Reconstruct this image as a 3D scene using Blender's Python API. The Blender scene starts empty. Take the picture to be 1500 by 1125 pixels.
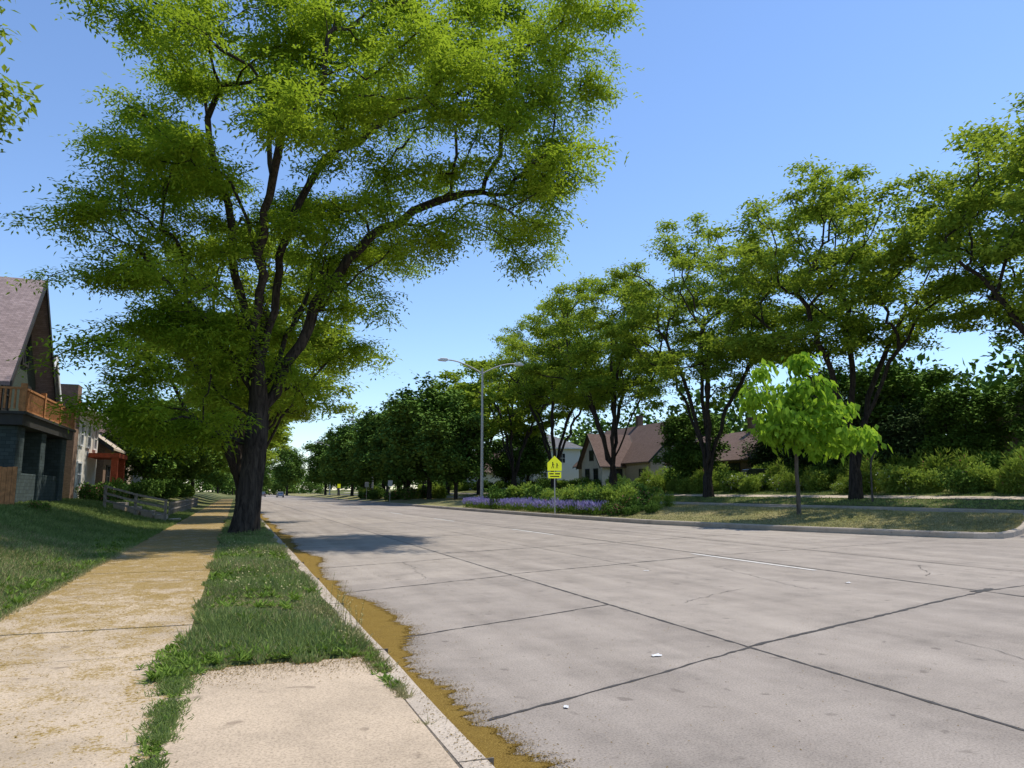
import bpy, math, numpy as np
from mathutils import Vector
R=math.radians
scene=bpy.context.scene
COL=scene.collection

# ---------------------------------------------------------------- materials
def newmat(name):
    m=bpy.data.materials.new(name); m.use_nodes=True
    nt=m.node_tree; nt.nodes.clear()
    out=nt.nodes.new('ShaderNodeOutputMaterial')
    return m,nt,out
def N(nt,t,**k):
    n=nt.nodes.new('ShaderNode'+t)
    for a,b in k.items():
        if a in n.inputs.keys(): n.inputs[a].default_value=b
        else: setattr(n,a,b)
    return n
def ramp(nt,fac,stops):
    r=nt.nodes.new('ShaderNodeValToRGB'); e=r.color_ramp.elements
    while len(e)<len(stops): e.new(0.5)
    for el,(p,c) in zip(e,stops):
        el.position=p; el.color=(*c,1) if len(c)==3 else c
    nt.links.new(fac,r.inputs[0]); return r.outputs[0]
def noise(nt,vec,scale,detail=4,rough=.6,dist=0):
    n=N(nt,'TexNoise'); n.inputs['Scale'].default_value=scale; n.inputs['Detail'].default_value=detail
    n.inputs['Roughness'].default_value=rough; n.inputs['Distortion'].default_value=dist
    if vec is not None: nt.links.new(vec,n.inputs['Vector'])
    return n.outputs['Fac']
def mixc(nt,fac,a,b,mode='MIX'):
    m=nt.nodes.new('ShaderNodeMix'); m.data_type='RGBA'; m.blend_type=mode
    for s,v in ((m.inputs[0],fac),(m.inputs[6],a),(m.inputs[7],b)):
        if isinstance(v,(int,float)): s.default_value=v
        elif isinstance(v,tuple): s.default_value=(*v,1) if len(v)==3 else v
        else: nt.links.new(v,s)
    return m.outputs[2]
def math_(nt,op,a,b=None,c=None,clamp=False):
    m=nt.nodes.new('ShaderNodeMath'); m.operation=op; m.use_clamp=clamp
    for i,v in enumerate((a,b,c)):
        if v is None: continue
        if isinstance(v,(int,float)): m.inputs[i].default_value=v
        else: nt.links.new(v,m.inputs[i])
    return m.outputs[0]
def pos(nt): return N(nt,'NewGeometry').outputs['Position']
def finish(nt,out,col,rough=.85,bump=None,bstr=.3,bdist=.02,spec=.3,metal=0,emit=0):
    p=nt.nodes.new('ShaderNodeBsdfPrincipled')
    if isinstance(col,tuple): p.inputs['Base Color'].default_value=(*col,1)
    else:
        nt.links.new(col,p.inputs['Base Color'])
        if emit: nt.links.new(col,p.inputs['Emission Color']); p.inputs['Emission Strength'].default_value=emit
    p.inputs['Roughness'].default_value=rough; p.inputs['Metallic'].default_value=metal
    p.inputs['Specular IOR Level'].default_value=spec
    if bump is not None:
        b=nt.nodes.new('ShaderNodeBump'); b.inputs['Strength'].default_value=bstr; b.inputs['Distance'].default_value=bdist
        nt.links.new(bump,b.inputs['Height']); nt.links.new(b.outputs[0],p.inputs['Normal'])
    nt.links.new(p.outputs[0],out.inputs[0])
def simple(name,c,rough=.8,scale=6,var=.25,spec=.3,metal=0,bump=.15,emit=0):
    m,nt,out=newmat(name); P=pos(nt)
    f=noise(nt,P,scale,3)
    col=ramp(nt,f,[(.3,tuple(x*(1-var) for x in c)),(.7,tuple(min(1,x*(1+var)) for x in c))])
    finish(nt,out,col,rough,f if bump else None,bump,.01,spec,metal,emit); return m

def leafmat(name,c0,c1,trans=.35,tcol=(.16,.28,.02)):
    m,nt,out=newmat(name)
    a=N(nt,'Attribute'); a.attribute_name='tint'
    col=ramp(nt,a.outputs['Fac'],[(0,c0),(1,c1)])
    p=nt.nodes.new('ShaderNodeBsdfDiffuse'); nt.links.new(col,p.inputs[0])
    if trans<=0: nt.links.new(p.outputs[0],out.inputs[0]); return m
    t=nt.nodes.new('ShaderNodeBsdfTranslucent')
    tc=mixc(nt,.6,col,tcol); nt.links.new(tc,t.inputs[0])
    mx=nt.nodes.new('ShaderNodeMixShader'); mx.inputs[0].default_value=trans
    nt.links.new(p.outputs[0],mx.inputs[1]); nt.links.new(t.outputs[0],mx.inputs[2])
    nt.links.new(mx.outputs[0],out.inputs[0]); return m

def concrete(name,c,debris=False,stain=.5,slabs=False):
    m,nt,out=newmat(name); P=pos(nt)
    mid=noise(nt,P,.9,8,.72); fine=noise(nt,P,60,4,.75)
    col=ramp(nt,mid,[(.28,tuple(x*.68 for x in c)),(.5,tuple(x*.97 for x in c)),(.72,tuple(x*1.14 for x in c))])
    col=mixc(nt,.95,col,ramp(nt,fine,[(.3,(.48,.47,.46)),(.55,(1,1,1)),(.75,(1.0,1,1))]),'MULTIPLY')
    mp=N(nt,'Mapping'); mp.inputs['Scale'].default_value=(1.3,.05,1); nt.links.new(P,mp.inputs[0])
    st=noise(nt,mp.outputs[0],1,3)
    col=mixc(nt,stain,col,ramp(nt,st,[(.35,(.70,.69,.68)),(.6,(1,1,1))]),'MULTIPLY')
    sp=noise(nt,P,4.3,2,.4,.3)
    col=mixc(nt,.6,col,ramp(nt,sp,[(.25,(.42,.40,.39)),(.31,(1,1,1))]),'MULTIPLY')
    sx=N(nt,'SeparateXYZ'); nt.links.new(P,sx.inputs[0])
    if slabs:
        lane=math_(nt,'FLOOR',math_(nt,'MULTIPLY',math_(nt,'SUBTRACT',sx.outputs[0],5.08),1/6.37))
        row=math_(nt,'FLOOR',math_(nt,'MULTIPLY',math_(nt,'SUBTRACT',math_(nt,'SUBTRACT',sx.outputs[1],math_(nt,'MULTIPLY',sx.outputs[0],.40)),4.65),1/7.9))
        cb=N(nt,'CombineXYZ'); nt.links.new(lane,cb.inputs[0]); nt.links.new(row,cb.inputs[1])
        wn=N(nt,'TexWhiteNoise'); nt.links.new(cb.outputs[0],wn.inputs[0])
        col=mixc(nt,1.0,col,ramp(nt,wn.outputs[0],[(0,(.84,.84,.845)),(1,(1,1,.99))]),'MULTIPLY')
    if debris:
        mp2=N(nt,'Mapping'); mp2.inputs['Scale'].default_value=(1,.8,1); nt.links.new(P,mp2.inputs[0])
        d1=noise(nt,mp2.outputs[0],2.6,8,.78,.8)
        d2=noise(nt,P,38,4,.7)
        yy=math_(nt,'MULTIPLY_ADD',sx.outputs[1],.020,-.20)
        yy=math_(nt,'MINIMUM',yy,.10)
        s=math_(nt,'ADD',math_(nt,'ADD',d1,yy),math_(nt,'MULTIPLY',math_(nt,'SUBTRACT',d2,.5),.9))
        mask=ramp(nt,s,[(.46,(0,0,0)),(.55,(1,1,1))])
        dc=ramp(nt,noise(nt,P,70,4,.75),[(.3,(.10,.06,.012)),(.5,(.26,.17,.04)),(.72,(.44,.32,.11))])
        col=mixc(nt,math_(nt,'MULTIPLY',mask,.9),col,dc)
    finish(nt,out,col,.88,fine,.35,.006,.25); return m

M={}
M['road']=concrete('road_concrete',(.395,.34,.285),slabs=True,stain=.6)
M['walk']=concrete('sidewalk_concrete',(.52,.41,.285),debris=True,stain=.1)
M['apron']=concrete('apron_concrete',(.52,.41,.29),stain=.1)
M['curb']=concrete('curb_concrete',(.50,.42,.33),stain=.15)
M['farroad']=concrete('far_roadway_concrete',(.30,.27,.24))
M['tar']=simple('joint_tar',(.055,.050,.046),.8,20,.4)
M['joint']=simple('joint_dirt',(.13,.11,.085),.9,25,.4)
M['paint']=simple('road_paint',(.64,.61,.56),.6,14,.2)
def debrismat():
    m,nt,out=newmat('locust_blossom_debris'); P=pos(nt)
    f=noise(nt,P,110,4,.75); g=noise(nt,P,5,3)
    col=ramp(nt,f,[(.3,(.075,.042,.010)),(.47,(.19,.12,.025)),(.62,(.30,.205,.05)),(.78,(.44,.33,.12))])
    col=mixc(nt,.5,col,ramp(nt,g,[(.3,(.75,.72,.7)),(.7,(1,1,1))]),'MULTIPLY')
    finish(nt,out,col,.95,f,.9,.012,.1); return m
M['debris']=debrismat()
def grassmat(name,a,b,dry,scale=.6,dryamt=(.5,.75)):
    m,nt,out=newmat(name); P=pos(nt)
    f=noise(nt,P,9,6,.7); g=noise(nt,P,scale,4,.6); h=noise(nt,P,45,3,.7)
    col=ramp(nt,f,[(.3,a),(.7,b)])
    col=mixc(nt,ramp(nt,g,[(dryamt[0],(0,0,0)),(dryamt[1],(1,1,1))]),col,dry)
    col=mixc(nt,.7,col,ramp(nt,h,[(.3,(.45,.45,.45)),(.65,(1.0,1,1))]),'MULTIPLY')
    finish(nt,out,col,.95,h,.8,.05,.1); return m
M['ground']=grassmat('lawn_ground',(.08,.105,.032),(.17,.195,.065),(.27,.225,.11),.6,(.45,.7))
M['median']=grassmat('median_turf',(.19,.20,.07),(.27,.26,.10),(.36,.30,.15),.5,(.35,.7))
def bark(name,c0,c1,sc=9):
    m,nt,out=newmat(name); P=pos(nt)
    mp=N(nt,'Mapping'); mp.inputs['Scale'].default_value=(1,1,.18); nt.links.new(P,mp.inputs[0])
    f=noise(nt,mp.outputs[0],sc,6,.7,.6)
    col=ramp(nt,f,[(.35,c0),(.65,c1)])
    finish(nt,out,col,.95,f,1,.06,.1); return m
M['bark']=bark('locust_bark',(.016,.013,.011),(.078,.062,.048))
M['bark2']=bark('grey_bark',(.06,.05,.04),(.17,.145,.12),14)
M['leafA']=leafmat('locust_leaves',(.07,.155,.014),(.36,.46,.045),.43,(.44,.58,.03))
M['leafB']=leafmat('locust_leaves_far',(.08,.15,.020),(.34,.43,.055),.38,(.42,.53,.04))
M['leafD']=leafmat('maple_leaves',(.045,.10,.020),(.17,.26,.05),0)
M['leafC']=leafmat('catalpa_leaves',(.12,.25,.02),(.33,.50,.06),.42,(.45,.68,.04))
M['leafE']=leafmat('evergreen_leaves',(.03,.055,.026),(.095,.14,.05),0)
M['leafS']=leafmat('shrub_leaves',(.11,.19,.03),(.36,.45,.09),.3,(.34,.46,.05))
M['grassb']=leafmat('grass_blades',(.10,.15,.04),(.29,.35,.12),.25,(.24,.34,.08))
M['dryb']=leafmat('dry_grass_blades',(.19,.19,.07),(.46,.40,.21),.2,(.4,.38,.15))
M['weed']=leafmat('weed_leaves',(.07,.13,.022),(.22,.31,.06),.25)
M['lav']=leafmat('salvia_flowers',(.22,.19,.40),(.44,.39,.64),.2,(.38,.33,.6))
M['pink']=leafmat('rose_flowers',(.38,.04,.08),(.75,.28,.36),.2,(.6,.1,.2))
M['white']=simple('white_paint',(.76,.75,.72),.6,5,.06)
M['glass']=simple('window_glass',(.03,.035,.04),.08,2,.3,.8,0,0)
M['steel']=simple('galvanised_steel',(.42,.41,.38),.5,8,.12,.5,.2)
M['paper']=simple('paper_white',(.62,.62,.62),.7,10,.05)

# ---------------------------------------------------------------- mesh helpers
def quadmesh(name,V,F,mats,mi=None,tint=None,smooth=None,parent=None,loc=None):
    me=bpy.data.meshes.new(name); n=len(F)
    me.vertices.add(len(V)); me.vertices.foreach_set('co',np.asarray(V,np.float32).ravel())
    me.loops.add(n*4); me.loops.foreach_set('vertex_index',np.asarray(F,np.int32).ravel())
    me.polygons.add(n); me.polygons.foreach_set('loop_start',np.arange(n,dtype=np.int32)*4)
    for m in mats: me.materials.append(m)
    if mi is not None: me.polygons.foreach_set('material_index',np.asarray(mi,np.int32))
    me.polygons.foreach_set('use_smooth',np.asarray(smooth if smooth is not None else np.zeros(n),bool))
    me.update(calc_edges=True)
    if tint is not None:
        at=me.attributes.new('tint','FLOAT','FACE'); at.data.foreach_set('value',np.asarray(tint,np.float32))
    o=bpy.data.objects.new(name,me); COL.objects.link(o)
    if parent: o.parent=parent
    if loc is not None: o.location=loc
    return o
def norm(a): return a/np.maximum(np.linalg.norm(a,axis=-1,keepdims=True),1e-9)
def leafquads(p,d,n,L,W,fold=.0):
    """rhombus leaves: base p, direction d, normal n"""
    d=norm(d); s=norm(np.cross(d,n)); up=np.cross(s,d)
    L=np.broadcast_to(np.asarray(L,float),(len(p),))[:,None]; W=np.broadcast_to(np.asarray(W,float),(len(p),))[:,None]
    a=p; b=p+d*L*.42+s*W*.5+up*W*fold; c=p+d*L-up*L*.12; e=p+d*L*.42-s*W*.5+up*W*fold
    V=np.stack([a,b,c,e],1).reshape(-1,3)
    F=np.arange(len(p)*4).reshape(-1,4)
    return V,F
def grid(name,xs,ys,zf,mat,parent=None,xmap=None):
    X,Y=np.meshgrid(np.asarray(xs,float),np.asarray(ys,float))
    if xmap is not None: X=xmap(X,Y)
    Z=zf(X,Y); V=np.stack([X,Y,Z],-1).reshape(-1,3)
    nx=len(xs); ny=len(ys); i=np.arange(nx*ny).reshape(ny,nx)
    F=np.stack([i[:-1,:-1],i[:-1,1:],i[1:,1:],i[1:,:-1]],-1).reshape(-1,4)
    return quadmesh(name,V,F,[mat],smooth=np.ones(len(F)),parent=parent)
class MB:
    def __init__(s): s.v=[]; s.f=[]
    def add(s,v,f):
        k=len(s.v); s.v+= [tuple(map(float,p)) for p in v]; s.f+=[tuple(i+k for i in q) for q in f]; return s
    def box(s,x0,x1,y0,y1,z0,z1):
        return s.add([(x0,y0,z0),(x1,y0,z0),(x1,y1,z0),(x0,y1,z0),(x0,y0,z1),(x1,y0,z1),(x1,y1,z1),(x0,y1,z1)],
            [(0,3,2,1),(4,5,6,7),(0,1,5,4),(1,2,6,5),(2,3,7,6),(3,0,4,7)])
    def prism(s,pts,axis,a,b):
        def P(u,v,w): return (w,u,v) if axis=='x' else ((u,w,v) if axis=='y' else (u,v,w))
        n=len(pts); v=[P(u,w,a) for u,w in pts]+[P(u,w,b) for u,w in pts]
        return s.add(v,[tuple(range(n))[::-1],tuple(range(n,2*n))]+[(i,(i+1)%n,(i+1)%n+n,i+n) for i in range(n)])
    def cyl(s,p0,p1,r0,r1=None,n=10,cap=True):
        r1=r0 if r1 is None else r1
        p0=Vector(p0);p1=Vector(p1);d=(p1-p0).normalized()
        a=d.orthogonal().normalized();b=d.cross(a)
        v=[];
        for p,r in((p0,r0),(p1,r1)):
            for i in range(n):
                t=2*math.pi*i/n; v.append(p+a*r*math.cos(t)+b*r*math.sin(t))
        f=[(i,(i+1)%n,(i+1)%n+n,i+n) for i in range(n)]
        if cap: f+=[tuple(range(n))[::-1],tuple(range(n,2*n))]
        return s.add(v,f)
    def build(s,name,mat,parent=None,bevel=0,smooth=False,loc=None,rz=0):
        me=bpy.data.meshes.new(name); me.from_pydata(s.v,[],s.f); me.materials.append(mat)
        if smooth: me.polygons.foreach_set('use_smooth',[True]*len(me.polygons))
        me.update(); o=bpy.data.objects.new(name,me); COL.objects.link(o)
        if parent: o.parent=parent
        if loc: o.location=loc
        o.rotation_euler[2]=rz
        if bevel:
            b=o.modifiers.new('b','BEVEL'); b.width=bevel; b.segments=2; b.limit_method='ANGLE'
        return o
def empty(name,loc=(0,0,0),rz=0):
    o=bpy.data.objects.new(name,None); o.location=loc; o.rotation_euler[2]=rz; COL.objects.link(o); return o

# ---------------------------------------------------------------- terrain
def ss(t): t=np.clip(t,0,1); return t*t*(3-2*t)
def roadz(x): return .55*ss((np.asarray(x,float)-24.2)/4.0)
XCy=[18.5,18.6,18.9,19.6,24.7,32.7,45,60,900]; XCx=[24.7,24.3,23.8,23.35,21.3,19.2,18.5,18.2,18.2]
def xc(y): return np.interp(y,XCy,XCx)
def xr_(y): return np.interp(y,[18.5,18.7,19.1,19.8,21],[25.1,25.8,26.7,27.5,28.0])
def medz(x,y):
    d=x-xc(y); rz=roadz(x)
    return rz+.20+.45*ss((d-.2)/4.5)*(1-rz/.55)+.03*np.sin(x*1.7+y*.6)*ss(d/2)
def G(x,y):
    x=np.asarray(x,float); y=np.asarray(y,float)
    left=.15+.95*ss((-2.5-x)/5)+.03*np.sin(x*1.3+y*.7)*ss((-2.5-x)/1.5)
    strip=np.where(y<6.88,.07,.15+.03*ss((x+.35)/.4)*ss((1.2-x)/.4))
    right=np.interp(x,[36.2,38,41,46,60,200,2000],[.7,1.0,1.3,1.9,2.5,3,3])
    z=np.where(x<-2.45,left,np.where(x<1.21,strip,np.where(x<36.15,-.08+roadz(x),right)))
    return z
xs=sorted(set([-2500,-800,-300,-120,-60,-40,-30,-20]+list(np.arange(-15,-2.5,.5))+[-2.5,-2.44,-.36,-.2,0,.3,.6,.9,1.1,1.2,1.22]+list(np.arange(2,36,2))+[36.1,36.2,37,38,39.5,41,43,46,50,60,80,120,200,500,2500]))
ys=[-600,-100,-30]+list(np.arange(-10,6.5,1.5))+[6.86,6.9]+list(np.arange(8,130,1.5))+[135,150,180,220,300,400,600,1000,3000]
grid('ground',xs,ys,G,M['ground'])
rx=[1.4,3,5,8,11,14,17,19,21,23,24,24.5,25,25.5,26,26.5,27,27.5,28,28.5,30,33,36.02]
road=grid('road',rx,[-200,-50,-10,0,10,20,30,40,60,80,120,160,220,300,500,900],lambda x,y:roadz(x),M['road'])
grid('cross_street',[36.2,38,41,46,60,120],[0,4,8,12,16],lambda x,y:G(x,y)+.03,M['farroad'])
grid('far_roadway',[28.3,30,33,36.0],[21.5,30,60,100,200,400,900],lambda x,y:roadz(x)+.004,M['farroad'])
ym=sorted(set([18.5,18.55,18.6,18.7,18.9,19.1,19.6,20,21,22]+list(np.arange(24,120,2))+[130,160,200,300,500,900]))
def xm(u,y):
    xr=xr_(y); a=xc(y)+np.where(y<18.75,.05,.26)
    return a+u*(xr-a)
grid('median_lawn',np.linspace(0,1,14),ym,lambda x,y:medz(x,y)-.012,M['median'],xmap=xm)
def curb(name,pts,side,w=.2,h=.15,mat=None,zf=roadz,parent=None):
    P=np.array(pts,float); T=norm(np.gradient(P,axis=0)); Nn=np.stack([T[:,1],-T[:,0]],-1)*side
    V=[];k=len(P)
    for off,hh in ((0,-.05),(.01,h*.78),(.04,h),(w,h+.003),(w+.01,-.05)):
        q=P+Nn*off; V.append(np.stack([q[:,0],q[:,1],zf(P[:,0])+hh],-1))
    V=np.concatenate(V); F=[]
    for a in range(4):
        for i in range(k-1): F.append((a*k+i,a*k+i+1,(a+1)*k+i+1,(a+1)*k+i))
    for e in (0,k-1): F.append((e,k+e,2*k+e,3*k+e))
    return quadmesh(name,V,F,[mat or M['curb']],parent=parent)
yl=list(np.arange(-20,60,.5))+list(np.arange(60,700,20))
lc=curb('left_curb',[(1.4+.006*math.sin(y*2.1),y) for y in yl],-1,zf=lambda x:np.zeros_like(x))
mj=MB()
for y in np.arange(-2,60,3.05): mj.box(1.19,1.402,y,y+.012,.0,.1545)
mj.build('curb_joints',M['joint'],lc)
ynn=list(np.arange(900,80,-20))+list(np.arange(80,19.7,-.7))+[19.6,19.25,18.9,18.72,18.58]
mc=[(float(xc(y)),y) for y in ynn]+[(24.6,18.42),(25.0,18.36),(25.5,18.42),(26.1,18.6),(26.8,19.0),(27.6,19.65),(28.05,20.5)]+[(28.2,y) for y in (21.5,25,40,80,200,900)]
curb('median_curb',mc,-1,.3,.21)
curb('far_curb',[(36.0,y) for y in (17,60,120,300,900)],1)
sw=empty('sidewalk')
mb=MB(); y=-6.1
while y<160:
    mb.box(-2.47,-.37,y+.008,y+1.52-.008,.10,.163+.005*math.sin(y*3)); y+=1.52
mb.build('slabs',M['walk'],sw,.006)
MB().box(-2.47,-.37,-6,160,.09,.15).build('slab_joint_fill',M['joint'],sw)
ap=empty('driveway_apron')
MB().box(-.33,1.18,-4,3.9,.10,.166).box(-.33,1.18,3.915,6.85,.10,.164).build('slabs',M['apron'],ap,.012)
MB().box(-.365,1.2,-4,6.865,.08,.150).build('joint_fill',M['joint'],ap)
fw=empty('far_sidewalk')
grid('walk_surface',[39.4,41.0],[17,60,120,300],lambda x,y:G(x,y)+.03,M['curb'],parent=fw)
def strip(V,F,p0,p1,w,z,jit=.02,wj=.4,seg=.12,seed=0):
    r=np.random.default_rng(seed); p0=np.array(p0,float);p1=np.array(p1,float)
    L=np.linalg.norm(p1-p0); k=max(3,int(L/seg)); t=np.linspace(0,1,k)[:,None]
    d=(p1-p0)/L; n=np.array([-d[1],d[0]])
    j=np.cumsum(r.normal(0,1,k)); j=j-np.linspace(j[0],j[-1],k); j=j/max(1,np.abs(j).max())*jit+r.normal(0,.0025,k)
    c=p0+(p1-p0)*t+n*j[:,None]; ww=w*(1+wj*r.uniform(-1,1,k))[:,None]/2
    a=c-n*ww;b=c+n*ww; base=len(V)
    for q in range(k):
        V.append((a[q][0],a[q][1],z+float(roadz(a[q][0]))));V.append((b[q][0],b[q][1],z+float(roadz(b[q][0]))))
    for q in range(k-1): F.append((base+2*q,base+2*q+2,base+2*q+3,base+2*q+1))
V=[];F=[]
strip(V,F,(5.08,-5),(5.08,60),.036,.004,.03,.6,.10,1)
strip(V,F,(5.08,60),(5.08,300),.06,.004,.05,.4,2,12)
strip(V,F,(11.45,2),(11.45,60),.05,.004,.03,.5,.15,2)
strip(V,F,(11.45,60),(11.45,300),.06,.004,.05,.4,2,13)
strip(V,F,(8.2,14),(8.2,60),.016,.004,.02,.7,.3,21)
strip(V,F,(14.9,8),(14.9,160),.035,.004,.04,.5,.5,3)
sd=30
for yb in (1.4,5.25,8.4,12.4,16.4,20.6,25,29.5,34,39,44,50,56,63,70,80,92):
    sd+=1; strip(V,F,(1.75,yb),(5.08,yb+1.42),.030 if yb<8 else .028,.0044,.02,.6,.08,sd)
for yb,w in ((6.70,.046),(14.0,.03),(19.2,.04),(26,.034),(32,.04),(38,.04),(44,.04),(50,.04),(56,.04),(63,.04),(70,.04),(80,.045),(90,.05)):
    sd+=1; strip(V,F,(5.08,yb),(11.45,yb+2.3),w,.0052,.03,.6,.10,sd)
    sd+=1; strip(V,F,(11.45,yb+2.3),(18.2 if yb>17 else 22,yb+4.8),w*.9,.0052,.04,.6,.15,sd)
sd+=1; strip(V,F,(11.2,9.0),(11.9,9.2),.09,.0058,.03,.8,.05,sd)
for a,b,w in (((6.9,4.0),(7.4,6.2),.007),((9.0,10.2),(9.8,14),.010),((6.2,9.6),(8.0,10.6),.008),((12.5,11),(14.2,12.6),.012),((3.4,13.9),(3.7,17.2),.008),((7.2,15.2),(10.8,15.9),.010)):
    sd+=1; strip(V,F,a,b,w,.0056,.09,.7,.08,sd)
quadmesh('joint_seams',V,F,[M['tar']],parent=road)
V=[];F=[]
for i,yy in enumerate(np.arange(-1,160,13.5)):
    strip(V,F,(11.2,yy),(11.2,yy+4.4),.12,.0075,.006,.12,.2,100+i)
quadmesh('lane_dashes',V,F,[M['paint']],parent=road)
V=[];F=[]
for a,b in zip(mc[42:-14:3],mc[45:-11:3]): strip(V,F,(a[0]-.06,a[1]),(b[0]-.06,b[1]),.11,.0062,.0,.6,.15,int(a[1]*10))
quadmesh('gutter_dirt',V,F,[M['joint']],parent=road)
yy=np.arange(-3,70,.05); r2=np.random.default_rng(5)
def sn(x,seed):
    r=np.random.default_rng(seed); s=0
    for k in range(6): s=s+np.sin(x*(1.9**k)*.7+r.uniform(0,6))*.62**k
    return s
edge=1.4+np.clip(.40+.11*sn(yy,3)+.06*r2.normal(0,1,len(yy))*.6+.07*np.sin(yy*.8),.12,.95)
cols=np.linspace(0,1,6)
V=np.stack([np.stack([1.402+(edge-1.402)*c,yy,.006+.028*(1-c)**1.5+.003*r2.random(len(yy))],-1) for c in cols],1).reshape(-1,3)
V[5::6,2]=.004
i=np.arange(len(yy)*6).reshape(-1,6); F=np.stack([i[:-1,:-1],i[:-1,1:],i[1:,1:],i[1:,:-1]],-1).reshape(-1,4)
gd=quadmesh('gutter_debris',V,F,[M['debris']],smooth=np.ones(len(F)))
n=30000; ys_=3+ r2.random(n)**1.8*35; e=np.interp(ys_,yy,edge); xs_=e-.08+np.abs(r2.normal(0,.11,n))
ex=r2.random(2500); xs_=np.concatenate([xs_,1.5+r2.random(2500)**2*6]); ys_=np.concatenate([ys_,3.5+ex*16])
p=np.stack([xs_,ys_,np.full(len(xs_),.008)],-1); az=r2.uniform(0,6.28,len(p))
V,F=leafquads(p,np.stack([np.cos(az),np.sin(az),r2.normal(0,.2,len(p))],-1),np.tile([0,0,1.],(len(p),1))+r2.normal(0,.3,(len(p),3)),r2.uniform(.008,.022,len(p)),.008)
quadmesh('loose_seeds',V,F,[M['debris']],parent=gd)
n=16000; ys_=4.5+r2.random(n)**1.3*25; xs_=r2.uniform(-2.4,-.4,n); keep=r2.random(n)<np.clip((ys_-4)/8,.08,1); xs_=xs_[keep];ys_=ys_[keep]
m_=2600; xs_=np.concatenate([xs_,r2.uniform(-.3,1.15,m_),1.3+r2.normal(0,.06,3000)]); ys_=np.concatenate([ys_,6.85-np.abs(r2.normal(0,.28,m_))-.0,4+r2.random(3000)*18])
p=np.stack([xs_,ys_,np.full(len(xs_),.172)],-1); p[-3000:,2]=.158; az=r2.uniform(0,6.28,len(p))
V,F=leafquads(p,np.stack([np.cos(az),np.sin(az),r2.normal(0,.2,len(p))],-1),np.tile([0,0,1.],(len(p),1))+r2.normal(0,.3,(len(p),3)),r2.uniform(.008,.02,len(p)),.008)
quadmesh('loose_seeds_walk',V,F,[M['debris']],parent=gd)

# ---------------------------------------------------------------- trees
def skeleton(r,trunk,att,bf=.35,step=.8,wob=.08,fork=2,bow=.10,limbs=()):
    mx=60000; P=np.zeros((mx,3)); par=np.full(mx,-1); pl=np.zeros(mx); n=0
    for i,t in enumerate(trunk):
        P[n]=t; par[n]=n-1; pl[n]=0 if i==0 else pl[n-1]+np.linalg.norm(P[n]-P[n-1]); n+=1
    for at,path in limbs:
        prev=at
        for q in path:
            q=np.array(q,float); a=P[prev].copy(); d=np.linalg.norm(q-a); k=max(1,int(d/step+.5))
            for s in range(1,k+1):
                P[n]=a+(q-a)*s/k+r.normal(0,wob*.9,3)*(s<k or 0); par[n]=prev; pl[n]=pl[prev]+np.linalg.norm(P[n]-P[prev])*.75; prev=n; n+=1
    f0=P[fork]; order=np.argsort(np.linalg.norm(att-f0,axis=1)); tips=[]
    for a in att[order]:
        c=np.linalg.norm(P[fork:n]-a,axis=1)+bf*pl[fork:n]
        j=int(np.argmin(c))+fork; d=np.linalg.norm(a-P[j]); k=max(1,int(math.ceil(d/step)))
        p0=P[j].copy()
        jd=norm(P[j]-P[par[j]]) if par[j]>=0 else np.array([0,0,1.])
        off=jd*d*.16+np.array([0,0,bow*d])
        prev=j
        for q in range(1,k+1):
            t=q/k; P[n]=p0+(a-p0)*t+off*math.sin(math.pi*t)+(r.normal(0,wob,3)*min(1,d) if q<k else 0)
            par[n]=prev; pl[n]=pl[prev]+np.linalg.norm(P[n]-P[prev]); prev=n; n+=1
        tips.append(prev)
    return P[:n],par[:n],np.array(tips)
def radii(P,par,R0,p=1.95):
    n=len(P); ch=np.zeros(n,int)
    for i in range(n):
        if par[i]>=0: ch[par[i]]+=1
    A=np.where(ch==0,1.0,0.0)
    for i in range(n-1,0,-1): A[par[i]]+=A[i]
    rad=A**(1/p); return rad*R0/rad[0]
def tubes(P,par,rad,r,minr=.008,big=12):
    n=len(P); kids=[[] for _ in range(n)]
    for i in range(1,n): kids[par[i]].append(i)
    V=[];F=[];base=0; stack=[(0,None)]
    while stack:
        s,fr=stack.pop(); chain=[] if fr is None else [fr]; i=s
        while True:
            chain.append(i)
            if not kids[i]: break
            ks=sorted(kids[i],key=lambda q:-rad[q])
            for q in ks[1:]: stack.append((q,i))
            i=ks[0]
        C=P[chain]; rr=np.maximum(rad[chain],minr).copy()
        if fr is not None: rr[0]=min(rr[0],rr[1]*1.25)
        m=rr.max()
        sd=big if m>.16 else (6 if m>.05 else 3)
        T=norm(np.gradient(C,axis=0)); mt=np.abs(T.mean(0)); ref=np.zeros(3); ref[int(np.argmin(mt))]=1
        a=norm(np.cross(T,ref)); b=np.cross(T,a); th=np.arange(sd)*2*math.pi/sd
        jit=1+(.10*np.sin(th*3+C[:,2:3]*.8)+.05*np.sin(th*5+1))*(m>.16)
        ring=C[:,None]+(a[:,None]*np.cos(th)[None,:,None]+b[:,None]*np.sin(th)[None,:,None])*(rr[:,None]*jit)[...,None]
        k=len(chain); V.append(ring.reshape(-1,3)); i0=base+np.arange(k*sd).reshape(k,sd); nx=np.roll(i0,-1,1)
        F.append(np.stack([i0[:-1],nx[:-1],nx[1:],i0[1:]],-1).reshape(-1,4)); base+=k*sd
    return np.concatenate(V),np.concatenate(F)
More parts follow.
